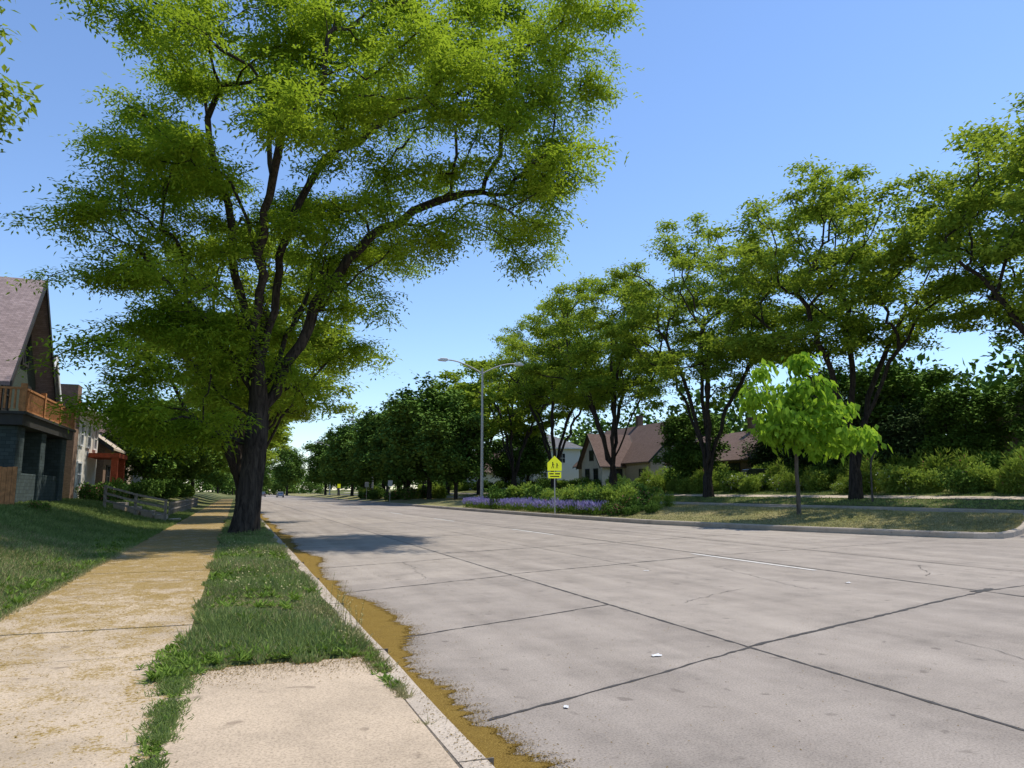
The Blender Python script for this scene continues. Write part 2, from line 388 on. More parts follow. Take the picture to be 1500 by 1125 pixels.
def clumps(r,ells,nc,per,cr,flat=.45,shell=.55):
    w=np.array([e[3]*e[4]*e[5]*(e[6] if len(e)>6 else 1) for e in ells])**.8; w/=w.sum(); out=[]
    for k in range(nc):
        e=ells[r.choice(len(ells),p=w)]
        v=norm(r.normal(0,1,3)); rr=shell+(1-shell)*r.random()**.6 if r.random()<.8 else r.random()
        c=np.array(e[:3])+v*rr*np.array(e[3:6])
        m=max(2,int(per*r.uniform(.6,1.5)))
        out.append(c+r.normal(0,1,(m,3))*np.array([cr,cr,cr*flat])*.55)
    return np.concatenate(out)
def make_fronds(r,P,rad,n,thr,sig,L,W,leaflets,droop=.15):
    idx=np.where(rad<thr)[0]; wgt=r.uniform(.12,1,len(idx))**1.8; ch=r.choice(idx,n,p=wgt/wgt.sum())
    p=P[ch]+r.normal(0,1,(n,3))*np.array(sig)
    az=r.uniform(0,2*math.pi,n); el=r.normal(-droop,.35,n)
    d=np.stack([np.cos(az)*np.cos(el),np.sin(az)*np.cos(el),np.sin(el)],-1)
    nn=norm(np.stack([r.normal(0,.45,n),r.normal(0,.45,n),np.ones(n)],-1))
    q=P[ch]; tone=.5+.28*np.sin(q[:,0]*1.1+1.3)*np.sin(q[:,1]*1.3+.4)+.22*np.sin(q[:,2]*1.7+q[:,0]*.7)
    t=np.clip(.6*tone+.4*r.random(n),0,1)
    if leaflets==0:
        V,F=leafquads(p,d,nn,L*r.uniform(.6,1.3,n),W*r.uniform(.7,1.2,n)); return V,F,t
    s=norm(np.cross(d,nn)); Vs=[];T=[]
    Ls=L*r.uniform(.65,1.25,n)[:,None]
    for k in range(leaflets):
        f=(k+.6)/leaflets
        segs=[d] if k==leaflets-1 else [s*.85+d*.45,-s*.85+d*.45]
        for dd in segs:
            base=p+d*Ls*f-np.array([0,0,1])*(Ls*f*f*.35)
            V,F=leafquads(base,dd+r.normal(0,.12,(n,3)),nn,(Ls*.42)[:,0]*(1-.25*abs(f-.5)),W); Vs.append(V);T.append(t)
    V=np.concatenate(Vs); return V,np.arange(len(V)).reshape(-1,4),np.clip(np.concatenate(T)+r.normal(0,.06,len(V)//4),0,1)
def build_tree(name,r,trunk,att,R0,leaf,bk,nf,thr,sig,L,W,leaflets,loc=(0,0,0),bf=.35,step=.8,wob=.08,fork=2,flare=.5,p=1.95,droop=.15,bow=.1,minr=.008,limbs=()):
    P,par,tips=skeleton(r,trunk,att,bf,step,wob,fork,bow,limbs); rad=radii(P,par,R0,p)
    rad2=rad.copy(); nt_=len(trunk); rad2[:nt_]*=1+flare*np.exp(-(P[:nt_,2]-trunk[0][2])/.55)
    bV,bF=tubes(P,par,rad2,r,minr)
    lV,lF,t=make_fronds(r,P[nt_:],rad[nt_:],nf,thr,sig,L,W,leaflets,droop)
    V=np.concatenate([bV,lV]);F=np.concatenate([bF,lF+len(bV)])
    mi=np.concatenate([np.zeros(len(bF)),np.ones(len(lF))]); sm=1-mi
    return quadmesh(name,V,F,[bk,leaf],mi,np.concatenate([np.zeros(len(bF)),t]),sm,loc=loc)

r=np.random.default_rng(11)
trunk=[(.30,27.2,.0),(.33,27.2,.35),(.38,27.2,.8),(.46,27.2,1.6),(.56,27.2,2.6),(.64,27.2,3.8),(.62,27.1,4.8),(.5,27.0,5.8)]
limbs=[(7,[(-.15,27,8.4),(-.6,27.2,11),(-1.5,27,14),(-1.9,27,17)]),
 (7,[(1.0,26.6,8.6),(1.4,26.3,11.2),(2.4,26,13.4),(4.6,25.6,15.2),(7.4,25,16.6)]),
 (5,[(1.5,27.3,6.2),(2.7,27,8.9),(4.2,26.6,10.9),(6.2,26,12.2),(8.2,25.5,12.8)]),
 (7,[(.5,27.8,9),(.5,28.2,12),(.7,28,16),(1.0,28,19)]),
 (6,[(-1.0,27.2,7.2),(-2.5,27,8.6),(-3.8,27,9.8)]),
 (7,[(.4,25.6,8.2),(.4,24,10.4),(.8,22,12.2),(1.2,20.5,13.2)]),
 (5,[(-.9,27.6,5.2),(-2.2,27.8,6.1)]),(6,[(1.4,28.6,7),(2.2,30,9),(2.8,31,11)])]
ells=[(0.2,27,15.5,5.4,6.5,6.5),(5.5,26,16.2,5.2,6,4.8,.9),(9.2,25,12.9,2.6,4,2.6,1.6),(10.2,24.5,14.8,1.6,2.5,2.0,2.0),(9.2,25,18.6,3.0,4,2.6,1.3),(-2.4,27,9.8,3.2,5,3.2,1.5),(-2.4,27.4,5.4,2.8,4,2.4,2.8),(4.6,27,11.2,3.6,4,1.9,1.3),(2.4,28.5,7.4,2.6,3.5,2.5,1.6),(-3.4,27,14.5,2.2,5,3.0),(1.0,20.5,14,3.4,3,2.8,.8)]
att=clumps(r,ells,158,6,1.3,.30,.58)
build_tree('honeylocust_tree',r,trunk,att,.385,M['leafA'],M['bark'],50000,.045,(.36,.36,.15),.46,.07,3,bf=.33,step=.7,wob=.10,fork=4,flare=.6,p=2.0,limbs=limbs,droop=.25)

def umbrella(name,seed,H,rad,nf,leaf,cb=.40,ncl=130,L=.36,W=.16):
    r=np.random.default_rng(seed)
    trunk=[(0,0,-.3),(0,0,.5),(.1,.05,1.6),(.15*r.normal(),.1,2.6)]
    zc=H*.66; lb=[]; a0=r.uniform(0,6)
    for k in range(5):
        a=a0+k*1.256+r.normal(0,.2); f=rad/8.8; q=r.uniform(.85,1.15)
        lb.append((3 if k%2 else 2,[(math.cos(a)*x*f*q,math.sin(a)*x*f*q,z*H/22) for x,z in ((.7,4.6),(1.9,7.8),(3.6,11.0),(5.6,13.4))]))
    lb.append((3,[(.3,.2,6),(.1,-.2,10),(.4,.3,14*H/22)]))
    off=r.normal(0,.8,(5,3))
    ells=[(0,0,zc,rad*.9,rad*.9,H*.30),(rad*.45,rad*.1,zc-1,rad*.6,rad*.6,H*.19),(-rad*.45,-rad*.2,zc-1.5,rad*.6,rad*.6,H*.19),(0,rad*.45,zc-1,rad*.6,rad*.55,H*.19),(0,-rad*.45,zc-1,rad*.6,rad*.55,H*.19)]
    ells=[tuple(np.array(e)+np.concatenate([o,[0,0,0]])) for e,o in zip(ells,off)]
    att=clumps(r,ells,ncl,5,1.5,.36,.74); att=att[att[:,2]>H*cb*(.75+.25*np.random.default_rng(seed+1).random(len(att)))]
    return build_tree(name,r,trunk,att,.40,leaf,M['bark'],nf,.05,(.45,.45,.18),L,W,0,bf=.38,step=1.0,wob=.14,fork=2,flare=.4,p=2.0,minr=.014,limbs=lb)
def inst(o,name,loc,rz,s):
    c=o.copy(); c.name=name; COL.objects.link(c); c.location=loc; c.rotation_euler=(0,0,rz); c.scale=s if isinstance(s,tuple) else (s,s,s); return c
def zg(x,y): return float(G(x,y))
pi=math.pi
HA=umbrella('honeylocust_tree',21,22.5,9.8,56000,M['leafB'],.42,128); HB=umbrella('honeylocust_tree',22,22,9.4,54000,M['leafB'],.41,128); HC=umbrella('honeylocust_tree',27,20,8.6,50000,M['leafB'],.36,120)
HD=umbrella('honeylocust_tree',33,22,9.4,17000,M['leafB'],.38,90,.62,.34); HE=umbrella('honeylocust_tree',36,21,8.6,15000,M['leafB'],.34,80,.62,.34)
for o,(x,y_,s),rz in ((HA,(39,39.3,(.86,1.1,.98)),0),(HB,(39,56,(.9,1.15,1.08)),pi),(HC,(39,74,(1.05,1.3,1.24)),0),(HD,(39,105,(1.0,1.1,1.1)),2.2),(HE,(39,122,(1.1,1.1,1.1)),3.1)):
    o.location=(x,y_,zg(x,y_)); o.scale=s; o.rotation_euler[2]=rz
inst(HA,'honeylocust_tree',(39,90,zg(39,89)),pi,(.98,1.15,1.12)); inst(HB,'honeylocust_tree',(39.5,24.5,zg(38.5,24)),0,(.85,.98,.96))
for k,(x,y_,s) in enumerate([(38,139,1.05),(38,158,1.0),(38,178,1),(38,200,1),(38,225,1)]): inst((HD,HE)[k%2],'honeylocust_tree',(x,y_,1),k*1.9+.5,s)
inst(HC,'honeylocust_tree',(.6,43.5,.1),1.0,.80); inst(HA,'honeylocust_tree',(.4,60,.1),3.3,.70)
for k,(x,y_,s) in enumerate([(.4,77,.7),(.4,95,.75),(.4,113,.75),(.4,133,.8),(.4,155,.8),(.4,180,.8),(.4,210,.8)]):
    inst((HE,HD)[k%2],'honeylocust_tree',(x,y_,.1),k*2.3+1,s)
inst(HC,'honeylocust_tree',(-10.4,20.8,1.1),.7,(.62,.62,.82))
def maple(name,seed,H,rad,nf,leaf,L=.3,W=.24,zc=.58,bk=None):
    r=np.random.default_rng(seed); trunk=[(0,0,-.2),(0,0,.4),(.03,.0,1.2),(.05,.05,2.2),(.1,.0,3.2)]
    ells=[(0,0,H*zc,rad*.85,rad*.85,H*.38),(rad*.3,0,H*.45,rad*.6,rad*.6,H*.22),(-rad*.3,0,H*.42,rad*.6,rad*.6,H*.2)]
    att=clumps(r,ells,90,5,1.1,.7,.6); att=att[att[:,2]>H*.16]
    return build_tree(name,r,trunk,att,.26,leaf,bk or M['bark'],nf,.05,(.5,.5,.4),L,W,0,bf=.5,step=1.0,fork=2,flare=.3,minr=.01)
MA=maple('maple_tree',41,14,5.2,24000,M['leafD'],.48,.36); MA.location=(23,93,.6); MA.scale=(1.1,1.1,1.12)
MBm=maple('linden_tree',43,13,4.4,22000,M['leafD'],.45,.32,.6); MBm.location=(22,101,.5)
for k,(x,y_,s) in enumerate([(24.5,86,.85),(23,112,.95),(23.4,126,1.15),(22.6,142,.9),(23,160,1.2),(23,182,1.0),(23,210,1.2),(16,260,1.3),(8,300,1.1),(-6,290,1.3),(-20,280,1.1)]):
    inst((MA,MBm)[k%2],('maple_tree','linden_tree')[k%2],(x,y_,.5),k*1.7,s)
for k,(x,y_,s) in enumerate([(45,115,.9),(44,66,.62),(47,131,.8),(-7.5,73,.7),(-8,88,.8),(-7,103,.85),(-7.5,120,1),(-7,140,1.1),(-13,44,.75),(52,47,.8),(55,58,.95),(51,33,.62),(53,26,.85),(50,39.5,.55)]):
    inst((MBm,MA)[k%2],('linden_tree','maple_tree')[k%2],(x,y_,zg(x,y_)),k*2.1,s)
DA=maple('yew_tree',51,8,3.3,20000,M['leafE'],.32,.2,.5); DA.location=(49,48.5,2.0)
for k,(x,y_,s) in enumerate([(49.5,43.5,.85),(51,54,1.15),(52,62,.9)]):
    inst(DA,'yew_tree',(x,y_,zg(x,y_)-.2),k*1.1,s)
r=np.random.default_rng(61)
trunk=[(0,0,-.05),(0,0,.4),(.02,0,1.0),(.0,.02,1.8),(.03,0,2.6),(0,0,3.2)]
ells=[(0,0,4.6,1.9,1.9,1.3),(-1.2,0,4.3,1.5,1.3,1.1),(1.9,-.5,3.7,1.6,1.4,1.1),(-.3,0,6.1,1.3,1.1,1.3),(1.2,-.3,5.0,1.2,1,1.0)]
att=clumps(r,ells,46,4,.5,.7,.6)
cs=build_tree('catalpa_sapling',r,trunk,att,.085,M['leafC'],M['bark2'],3200,.03,(.20,.20,.2),.40,.24,0,bf=.3,step=.5,wob=.04,fork=4,flare=.3,droop=.9,minr=.006)
cs.location=(24,27.6,.58); cs.scale=(1.05,1.05,1.03)
r=np.random.default_rng(62)
att=clumps(r,[(0,0,3.6,.7,.7,.8)],10,4,.3,.6,.4)
ts=build_tree('young_street_tree',r,[(0,0,0),(0,0,.6),(.02,0,1.4),(.05,0,2.4)],att,.05,M['leafD'],M['bark2'],500,.03,(.15,.15,.15),.15,.1,0,step=.4,fork=2)
ts.location=(37.6,36.6,.9)
def bush(name,seed,n,L,W,leaf,rx=1,rz=1,fl=None,nfl=0,lumps=7):
    r=np.random.default_rng(seed)
    C=np.stack([r.normal(0,.38,lumps)*rx,r.normal(0,.38,lumps)*rx,r.uniform(.2,.62,lumps)*rz],-1); S=r.uniform(.24,.5,lumps)
    k=r.integers(0,lumps,n+nfl); v=norm(r.normal(0,1,(n+nfl,3))); p=C[k]+v*S[k][:,None]*np.array([rx,rx,rz])*(.7+.45*r.random((n+nfl,1))**1.5)
    p[:,2]=np.abs(p[:,2]); d=norm(v+r.normal(0,.6,v.shape)+np.array([0,0,.3])); nn=norm(v*.6+np.array([0,0,.8])+r.normal(0,.4,v.shape))
    V,F=leafquads(p,d,nn,np.concatenate([L*r.uniform(.6,1.3,n),np.full(nfl,.09)]),np.concatenate([W*r.uniform(.7,1.2,n),np.full(nfl,.09)]))
    m=np.concatenate([np.ones(n),np.full(nfl,2)]); t=np.clip(.5+.2*np.sin(p[:,0]*5)*np.sin(p[:,1]*5+1)+r.normal(0,.25,len(p)),0,1)
    mb=MB()
    for i in range(lumps): mb.cyl((C[i][0]*.2,C[i][1]*.2,-.1),tuple(C[i]),.03*rx,.012*rx,4,False)
    bV=np.array(mb.v);bF=np.array(mb.f)
    V2=np.concatenate([bV,V]);F2=np.concatenate([bF,F+len(bV)])
    return quadmesh(name,V2,F2,[M['bark2'],leaf,fl or leaf],np.concatenate([np.zeros(len(bF)),m]),np.concatenate([np.zeros(len(bF)),t]))
BS=bush('green_shrub',71,3200,.17,.095,M['leafS'],1.1,1.2)
BD=bush('dark_shrub',72,3200,.16,.09,M['leafD'],1.2,1.1)
BR=bush('rose_bush',73,2800,.13,.08,M['leafD'],1.0,1.0,M['pink'],200)
BT=bush('tall_perennial_plant',74,1500,.30,.06,M['leafS'],.8,1.9,M['pink'],40,9)
BW=bush('hydrangea_bush',75,2600,.15,.09,M['leafS'],1.2,1.1,M['white'],160)
def place(src,name,x,y_,rz,s,first=False,z=None):
    z=z if z is not None else (float(medz(x,y_)) if 18.3<x<28 else zg(x,y_))
    if first: src.location=(x,y_,z-.03); src.rotation_euler[2]=rz; src.scale=s if isinstance(s,tuple) else (s,)*3
    else: inst(src,name,(x,y_,z-.03),rz,s)
place(BS,'green_shrub',21.4,47.5,0,1.0,True); place(BD,'dark_shrub',21.6,51,0,1.1,True); place(BR,'rose_bush',21,44.5,0,1.0,True)
place(BT,'tall_perennial_plant',21.0,40.6,0,.85,True); place(BW,'hydrangea_bush',44,52,0,1.1,True)
r=np.random.default_rng(81)
for k in range(52):
    y_=r.uniform(38.0,66); x=r.uniform(20.3,24.5)
    s=r.uniform(.6,1.35)
    (src,nm)=[(BS,'green_shrub'),(BD,'dark_shrub'),(BR,'rose_bush'),(BT,'tall_perennial_plant')][int(r.choice(4,p=[.22,.26,.32,.20]))]
    if src is BT: s*=.75
    place(src,nm,x,y_,r.uniform(0,6),s)
for x,y_,s in ((21.0,38.6,.68),(20.6,42.3,.85),(21.8,39.8,.9),(22.6,37.6,.5),(21.5,43.6,.85),(20.9,41.2,.75),(22.4,41,.95)): place(BT,'tall_perennial_plant',x,y_,x*7,s)
for x,y_,s in ((20.6,36.9,.45),(21.6,36.2,.5),(21.2,37.8,.6)): place(BD,'dark_shrub',x,y_,x*7,s)
for k in range(16):
    place([BS,BD,BR][k%3],['green_shrub','dark_shrub','rose_bush'][k%3],r.uniform(20,26),r.uniform(98,150),r.uniform(0,6),r.uniform(.9,1.6))
for k in range(62):
    y_=r.uniform(26,75); x=42.0+r.uniform(0,3.5)
    src,nm=[(BS,'green_shrub'),(BD,'dark_shrub'),(BT,'tall_perennial_plant'),(BW,'hydrangea_bush')][int(r.choice(4,p=[.38,.14,.27,.21]))]
    place(src,nm,x,y_,r.uniform(0,6),r.uniform(.7,1.5))
for k in range(24):
    place([BD,BS][k%2],['dark_shrub','green_shrub'][k%2],r.uniform(46,49),26+k*2.2,r.uniform(0,6),r.uniform(1.3,2.2))
for k in range(30):
    place([BD,BS][k%2],['dark_shrub','green_shrub'][k%2],r.uniform(44,47),r.uniform(75,190),r.uniform(0,6),r.uniform(1.0,1.7))
for x,y_,s in ((-7.0,45,.9),(-7.2,47,.8),(-6.8,49.5,.8),(-8.2,53,1),(-7.8,56,1.1),(-8,60,1),(-7.2,64,1.2),(-7,69,1.2),(-6.6,75,1.3),(-6.8,84,1.4),(-6.6,95,1.6),(-6.6,107,1.6),(-6.3,30,.35)):
    place(BD if s>1 else BR,'dark_shrub' if s>1 else 'rose_bush',x,y_,x*9+y_,s)
r=np.random.default_rng(90); n=15000
yb=r.uniform(38.5,64,n); xb=xc(yb)+.6+np.abs(r.normal(0,.8,n)); patch=np.sin(yb*1.1)+np.sin(yb*2.7+1)+r.normal(0,.5,n); keep=patch>-1.1; xb=xb[keep];yb=yb[keep]
zb=medz(xb,yb); n=len(xb); fl=r.random(n)<.42+.2*np.sin(yb*1.9); h=np.where(fl,r.uniform(.3,.72,n),r.uniform(.05,.5,n))
p=np.stack([xb,yb,zb+h-.05],-1); d=np.stack([r.normal(0,.3,n),r.normal(0,.3,n),np.ones(n)],-1); nn=np.stack([r.normal(0,1,n),r.normal(-.6,1,n),r.normal(0,.2,n)],-1)
V,F=leafquads(p,d,nn,np.where(fl,.24,.18),np.where(fl,.055,.06)); quadmesh('salvia_bed',V,F,[M['weed'],M['lav']],fl.astype(int),r.random(n))

# ---------------------------------------------------------------- grass
def blades(name,x,y_,z,h,w,mat,seed,lean=.45,parent=None,bias=0):
    r=np.random.default_rng(seed); n=len(x); p=np.stack([x,y_,z-.01],-1)
    d=np.stack([r.normal(0,lean,n),r.normal(0,lean,n),np.ones(n)],-1)
    az=r.uniform(0,6.28,n); nn=np.stack([np.cos(az),np.sin(az),np.zeros(n)],-1)
    V,F=leafquads(p,d,nn,h,w)
    t=np.clip(.5+.25*np.sin(x*3+1)*np.sin(y_*2.1)+r.normal(0,.25,n)+bias,0,1)
    return quadmesh(name,V,F,[mat],tint=t,parent=parent)
r=np.random.default_rng(101)
n=100000; yv=6.75+(r.random(n)**1.9)*33; xv=r.uniform(-.42,1.22,n)
wob=.09*np.sin(yv*2.3)+.06*np.sin(yv*5.1+1); keep=(xv>-.34+wob*.9)&(xv<1.20-.04*np.sin(yv*3.1))&(yv>6.86+.12*np.sin(xv*7)+.10*np.sin(xv*17)+.05*np.sin(xv*43)); 
bare=np.sin(xv*4.3+yv*1.1)+np.sin(yv*2.9-xv*3)+r.normal(0,.7,n)>-1.35; keep&=bare
xv=xv[keep];yv=yv[keep]; sc=1+yv/32
hh=(.065+.05*np.clip(np.sin(xv*2.3+yv*.9)+np.sin(yv*1.7),-1,1)*.7)*r.uniform(.5,1.6,len(xv))
dry=r.random(len(xv))<.34+.22*np.sin(yv*1.3+xv*2)+.25*np.clip((xv-.8)*3,0,1)
zz=np.maximum(G(xv,yv),.16)
gv=blades('grass_verge',xv[~dry],yv[~dry],zz[~dry],(hh*(1+yv/60))[~dry],(.009*sc)[~dry],M['grassb'],1,.55)
blades('dry_blades',xv[dry],yv[dry],zz[dry],(hh*(1+yv/60))[dry]*.9,(.009*sc)[dry],M['dryb'],11,.7,parent=gv)
n=110000; yv=7+(r.random(n)**1.5)*46; xv=-2.45-r.random(n)**1.1*7.5; keep=xv>-9; xv=xv[keep];yv=yv[keep]
blades('lawn_grass',xv,yv,G(xv,yv),r.uniform(.04,.10,len(xv))*(1+yv/50),.010*(1+yv/20),M['grassb'],2,.6,bias=-.05)
n=46000; yv=7+r.random(n)*15; xv=-2.40-r.random(n)**1.2*3.4; 
blades('dry_lawn_grass',xv,yv,G(np.minimum(xv,-2.46),yv),r.uniform(.04,.10,n),.012,M['dryb'],3,.7)
n=50000; yv=18.6+r.random(n)**1.4*45; u=.02+.96*r.random(n); a_=xc(yv)+.3; xv=a_+u*(xr_(yv)-a_)
blades('median_grass',xv,yv,medz(xv,yv),r.uniform(.04,.09,n),.03,M['dryb'],4,.7)
n=45000; yv=20+r.random(n)*70; xv=36.3+r.random(n)*9.5; keep=(xv<39.3)|(xv>41.1);xv=xv[keep];yv=yv[keep]
blades('far_lawn_grass',xv,yv,G(xv,yv),r.uniform(.06,.16,len(xv)),.05,M['grassb'],5,.7,bias=.2)
def rosettes(name,pts,seed,mat,L=.13,W=.035,k=11,el0=.5):
    r=np.random.default_rng(seed); P=[];D=[]
    for x,y_,s in pts:
        az=r.uniform(0,6.28,k); el=r.uniform(.1,el0+.5,k)
        P.append(np.tile([x,y_,max(zg(x,y_),.155)+.010],(k,1))+r.normal(0,.015,(k,3))*[1,1,.2]); D.append(np.stack([np.cos(az)*np.cos(el),np.sin(az)*np.cos(el),np.sin(el)],-1)*s)
    P=np.concatenate(P);D=np.concatenate(D); s=np.linalg.norm(D,axis=1)
    V,F=leafquads(P,D,np.tile([0,0,1.],(len(P),1))+r.normal(0,.3,P.shape),L*s*r.uniform(.6,1.3,len(P)),W*s)
    return quadmesh(name,V,F,[mat],tint=np.clip(r.normal(.5,.25,len(P)),0,1))
pts=[(r.uniform(-.3,1.1),6.88+abs(r.normal(0,.4)),r.uniform(.4,.9)) for _ in range(130)]
pts+=[(r.uniform(-.3,1.15),r.uniform(7,20),r.uniform(.6,1.1)) for _ in range(240)]
pts+=[(-.36+r.normal(0,.035),r.uniform(3.6,7.2),r.uniform(.15,.42)) for _ in range(190)]
pts+=[(-.40+r.normal(0,.09),6.5+abs(r.normal(0,.7)),r.uniform(.35,.75)) for _ in range(110)]
pts+=[(1.17+r.normal(0,.03),r.uniform(5.6,8.2),r.uniform(.2,.5)) for _ in range(90)]
rosettes('broadleaf_weeds',pts,3,M['weed'])
pts=[(-2.5-abs(r.normal(0,.5)),r.uniform(7.5,30),r.uniform(.6,1.3)) for _ in range(260)]
rosettes('lawn_weeds',pts,4,M['weed'])
n=11000; yv=3.2+r.random(n)*4.4; cw=.015+.06*np.clip((yv-3.5)/3,0,1); xv=-.355+r.normal(0,1,n)*cw
pk=np.sin(yv*5)+np.sin(yv*11+2)+.8*(yv-4.5)>-.3; xv=xv[pk];yv=yv[pk]
blades('joint_weed_grass',xv,yv,np.full(len(xv),.165),r.uniform(.02,.07,len(xv)),.007,M['grassb'],9,.9,bias=.1)
n=4500; yv=4.8+r.random(n)*3.4; xv=1.19+r.normal(0,1,n)*.025*(1+(yv>6)); pk=np.sin(yv*7)+.9*(yv-6)>-.3; xv=xv[pk];yv=yv[pk]
blades('curb_weed_grass',xv,yv,np.full(len(xv),.16),r.uniform(.02,.08,len(xv)),.007,M['dryb'],10,.9,bias=-.1)
mb=MB(); Pl=[];Dl=[]
for k in range(34):
    x=1.10+r.normal(0,.06); y_=r.uniform(7.0,9.4); h=r.uniform(.2,.55); lx,ly=r.normal(0,.10,2)
    p=[Vector((x,y_,.15)),Vector((x+lx*.4,y_+ly*.4,.15+h*.55)),Vector((x+lx,y_+ly,.15+h))]
    mb.cyl(p[0],p[1],.0022,.002,3,False); mb.cyl(p[1],p[2],.002,.0012,3,False)
    for q in range(14):
        t=r.uniform(.2,1); c=p[0].lerp(p[2],t); Pl.append(c); a=r.uniform(0,6.28); Dl.append((math.cos(a),math.sin(a),.5))
V,F=leafquads(np.array(Pl),np.array(Dl),np.tile([0,0,1.],(len(Pl),1)),.035,.010)
tw=quadmesh('tall_weeds',V,F,[M['dryb']],tint=r.random(len(Pl))); mb.build('stalks',M['dryb'],tw)
n=420; p=np.stack([r.uniform(-.1,1.1,n),r.uniform(11,22,n),np.full(n,.27)],-1)
V,F=leafquads(p,r.normal(0,1,(n,3)),np.tile([0,0,1.],(n,1)),.028,.028); quadmesh('clover_blossoms',V,F,[M['dryb']],tint=np.ones(n))

# ---------------------------------------------------------------- distant tree mass
r=np.random.default_rng(111); Vs=[];Ts=[];mb=MB()
spots=[(r.uniform(66,95),r.uniform(25,330),r.uniform(9,19)) for _ in range(70)]+[(r.uniform(-55,-22),r.uniform(60,330),r.uniform(9,13)) for _ in range(42)]+[(r.uniform(-60,75),r.uniform(330,420),r.uniform(9,17)) for _ in range(50)]
for x,y_,h in spots:
    m=900; lump=10; C=np.stack([r.normal(0,h*.22,lump),r.normal(0,h*.22,lump),r.uniform(.15,.8,lump)*h],-1); S=r.uniform(.14,.26,lump)*h
    k=r.integers(0,lump,m); v=norm(r.normal(0,1,(m,3))); p=C[k]+v*S[k][:,None]*(.7+.4*r.random((m,1)))+np.array([x,y_,zg(x,y_)])
    V,F=leafquads(p,v+r.normal(0,.6,v.shape),norm(v+np.array([0,0,.6])),.95*r.uniform(.6,1.3,m),.7); Vs.append(V); Ts.append(np.clip(r.normal(.6,.25)+r.normal(0,.2,m),0,1))
    mb.cyl((x,y_,0),(x,y_,h*.55),.25,.12,6,False)
V=np.concatenate(Vs); dt=quadmesh('distant_trees',V,np.arange(len(V)).reshape(-1,4),[M['leafD']],tint=np.concatenate(Ts)); mb.build('trunks',M['bark'],dt)

# ---------------------------------------------------------------- buildings
def shingle(name,c,sc=3.0):
    m,nt,out=newmat(name); P=pos(nt)
    br=N(nt,'TexBrick'); br.inputs['Scale'].default_value=sc; br.inputs['Mortar Size'].default_value=.012
    br.inputs['Color1'].default_value=(*c,1); br.inputs['Color2'].default_value=(*[x*.72 for x in c],1); br.inputs['Mortar'].default_value=(*[x*.45 for x in c],1)
    mx=N(nt,'SeparateXYZ'); nt.links.new(P,mx.inputs[0])
    cb=N(nt,'CombineXYZ'); nt.links.new(math_(nt,'ADD',mx.outputs[0],mx.outputs[1]),cb.inputs[0]); nt.links.new(mx.outputs[2],cb.inputs[1])
    nt.links.new(cb.outputs[0],br.inputs['Vector'])
    col=mixc(nt,.5,br.outputs['Color'],ramp(nt,noise(nt,P,1.5,5),[(.3,(.65,.65,.65)),(.7,(1,1,1))]),'MULTIPLY')
    finish(nt,out,col,.9,br.outputs['Fac'],.4,.02,.15); return m
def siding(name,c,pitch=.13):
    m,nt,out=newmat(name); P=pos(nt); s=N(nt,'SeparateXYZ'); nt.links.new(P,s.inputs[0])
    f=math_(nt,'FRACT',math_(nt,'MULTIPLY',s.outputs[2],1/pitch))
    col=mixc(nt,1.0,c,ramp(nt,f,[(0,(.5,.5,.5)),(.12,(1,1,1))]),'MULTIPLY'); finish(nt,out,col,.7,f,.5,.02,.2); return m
S=dict(pink=shingle('pink_grey_shingles',(.42,.32,.31)),grey=shingle('grey_shingles',(.2,.2,.205)),red=shingle('red_roof_tiles',(.42,.09,.04)),brown=shingle('brown_shingles',(.22,.15,.125)),
 green=siding('dark_green_siding',(.07,.09,.075)),stone=shingle('dark_green_stone',(.075,.10,.10),1.8),cream=simple('cream_stucco',(.64,.60,.52),.85,3,.1),whs=siding('white_siding',(.72,.72,.69)),
 brick=shingle('tan_brick',(.30,.20,.14),4.5),tan=simple('tan_stucco',(.45,.37,.28),.85,3,.1),wood=simple('cedar_wood',(.42,.19,.075),.75,7,.3),dark=simple('dark_trim',(.04,.038,.036),.6,5,.2),gw=simple('weathered_wood',(.24,.21,.18),.9,12,.35))
def wins(fr,gl,face,at,lst):
    for u,z,w,h in lst:
        def bx(mb,u0,u1,z0,z1,d):
            if face=='+x': mb.box(at,at+d,u0,u1,z0,z1)
            elif face=='-x': mb.box(at-d,at,u0,u1,z0,z1)
            else: mb.box(u0,u1,at-d,at,z0,z1)
        bx(gl,u-w/2,u+w/2,z,z+h,.02)
        for a,b,c,d in ((u-w/2-.12,u-w/2,z-.1,z+h+.12),(u+w/2,u+w/2+.12,z-.1,z+h+.12),(u-w/2,u+w/2,z+h,z+h+.12),(u-w/2,u+w/2,z-.1,z)): bx(fr,a,b,c,d,.09)
        bx(fr,u-w/2,u+w/2,z+h*.5-.03,z+h*.5+.03,.05); bx(fr,u-.02,u+.02,z,z+h*.5-.03,.04); bx(fr,u-.02,u+.02,z+h*.5+.03,z+h,.04)
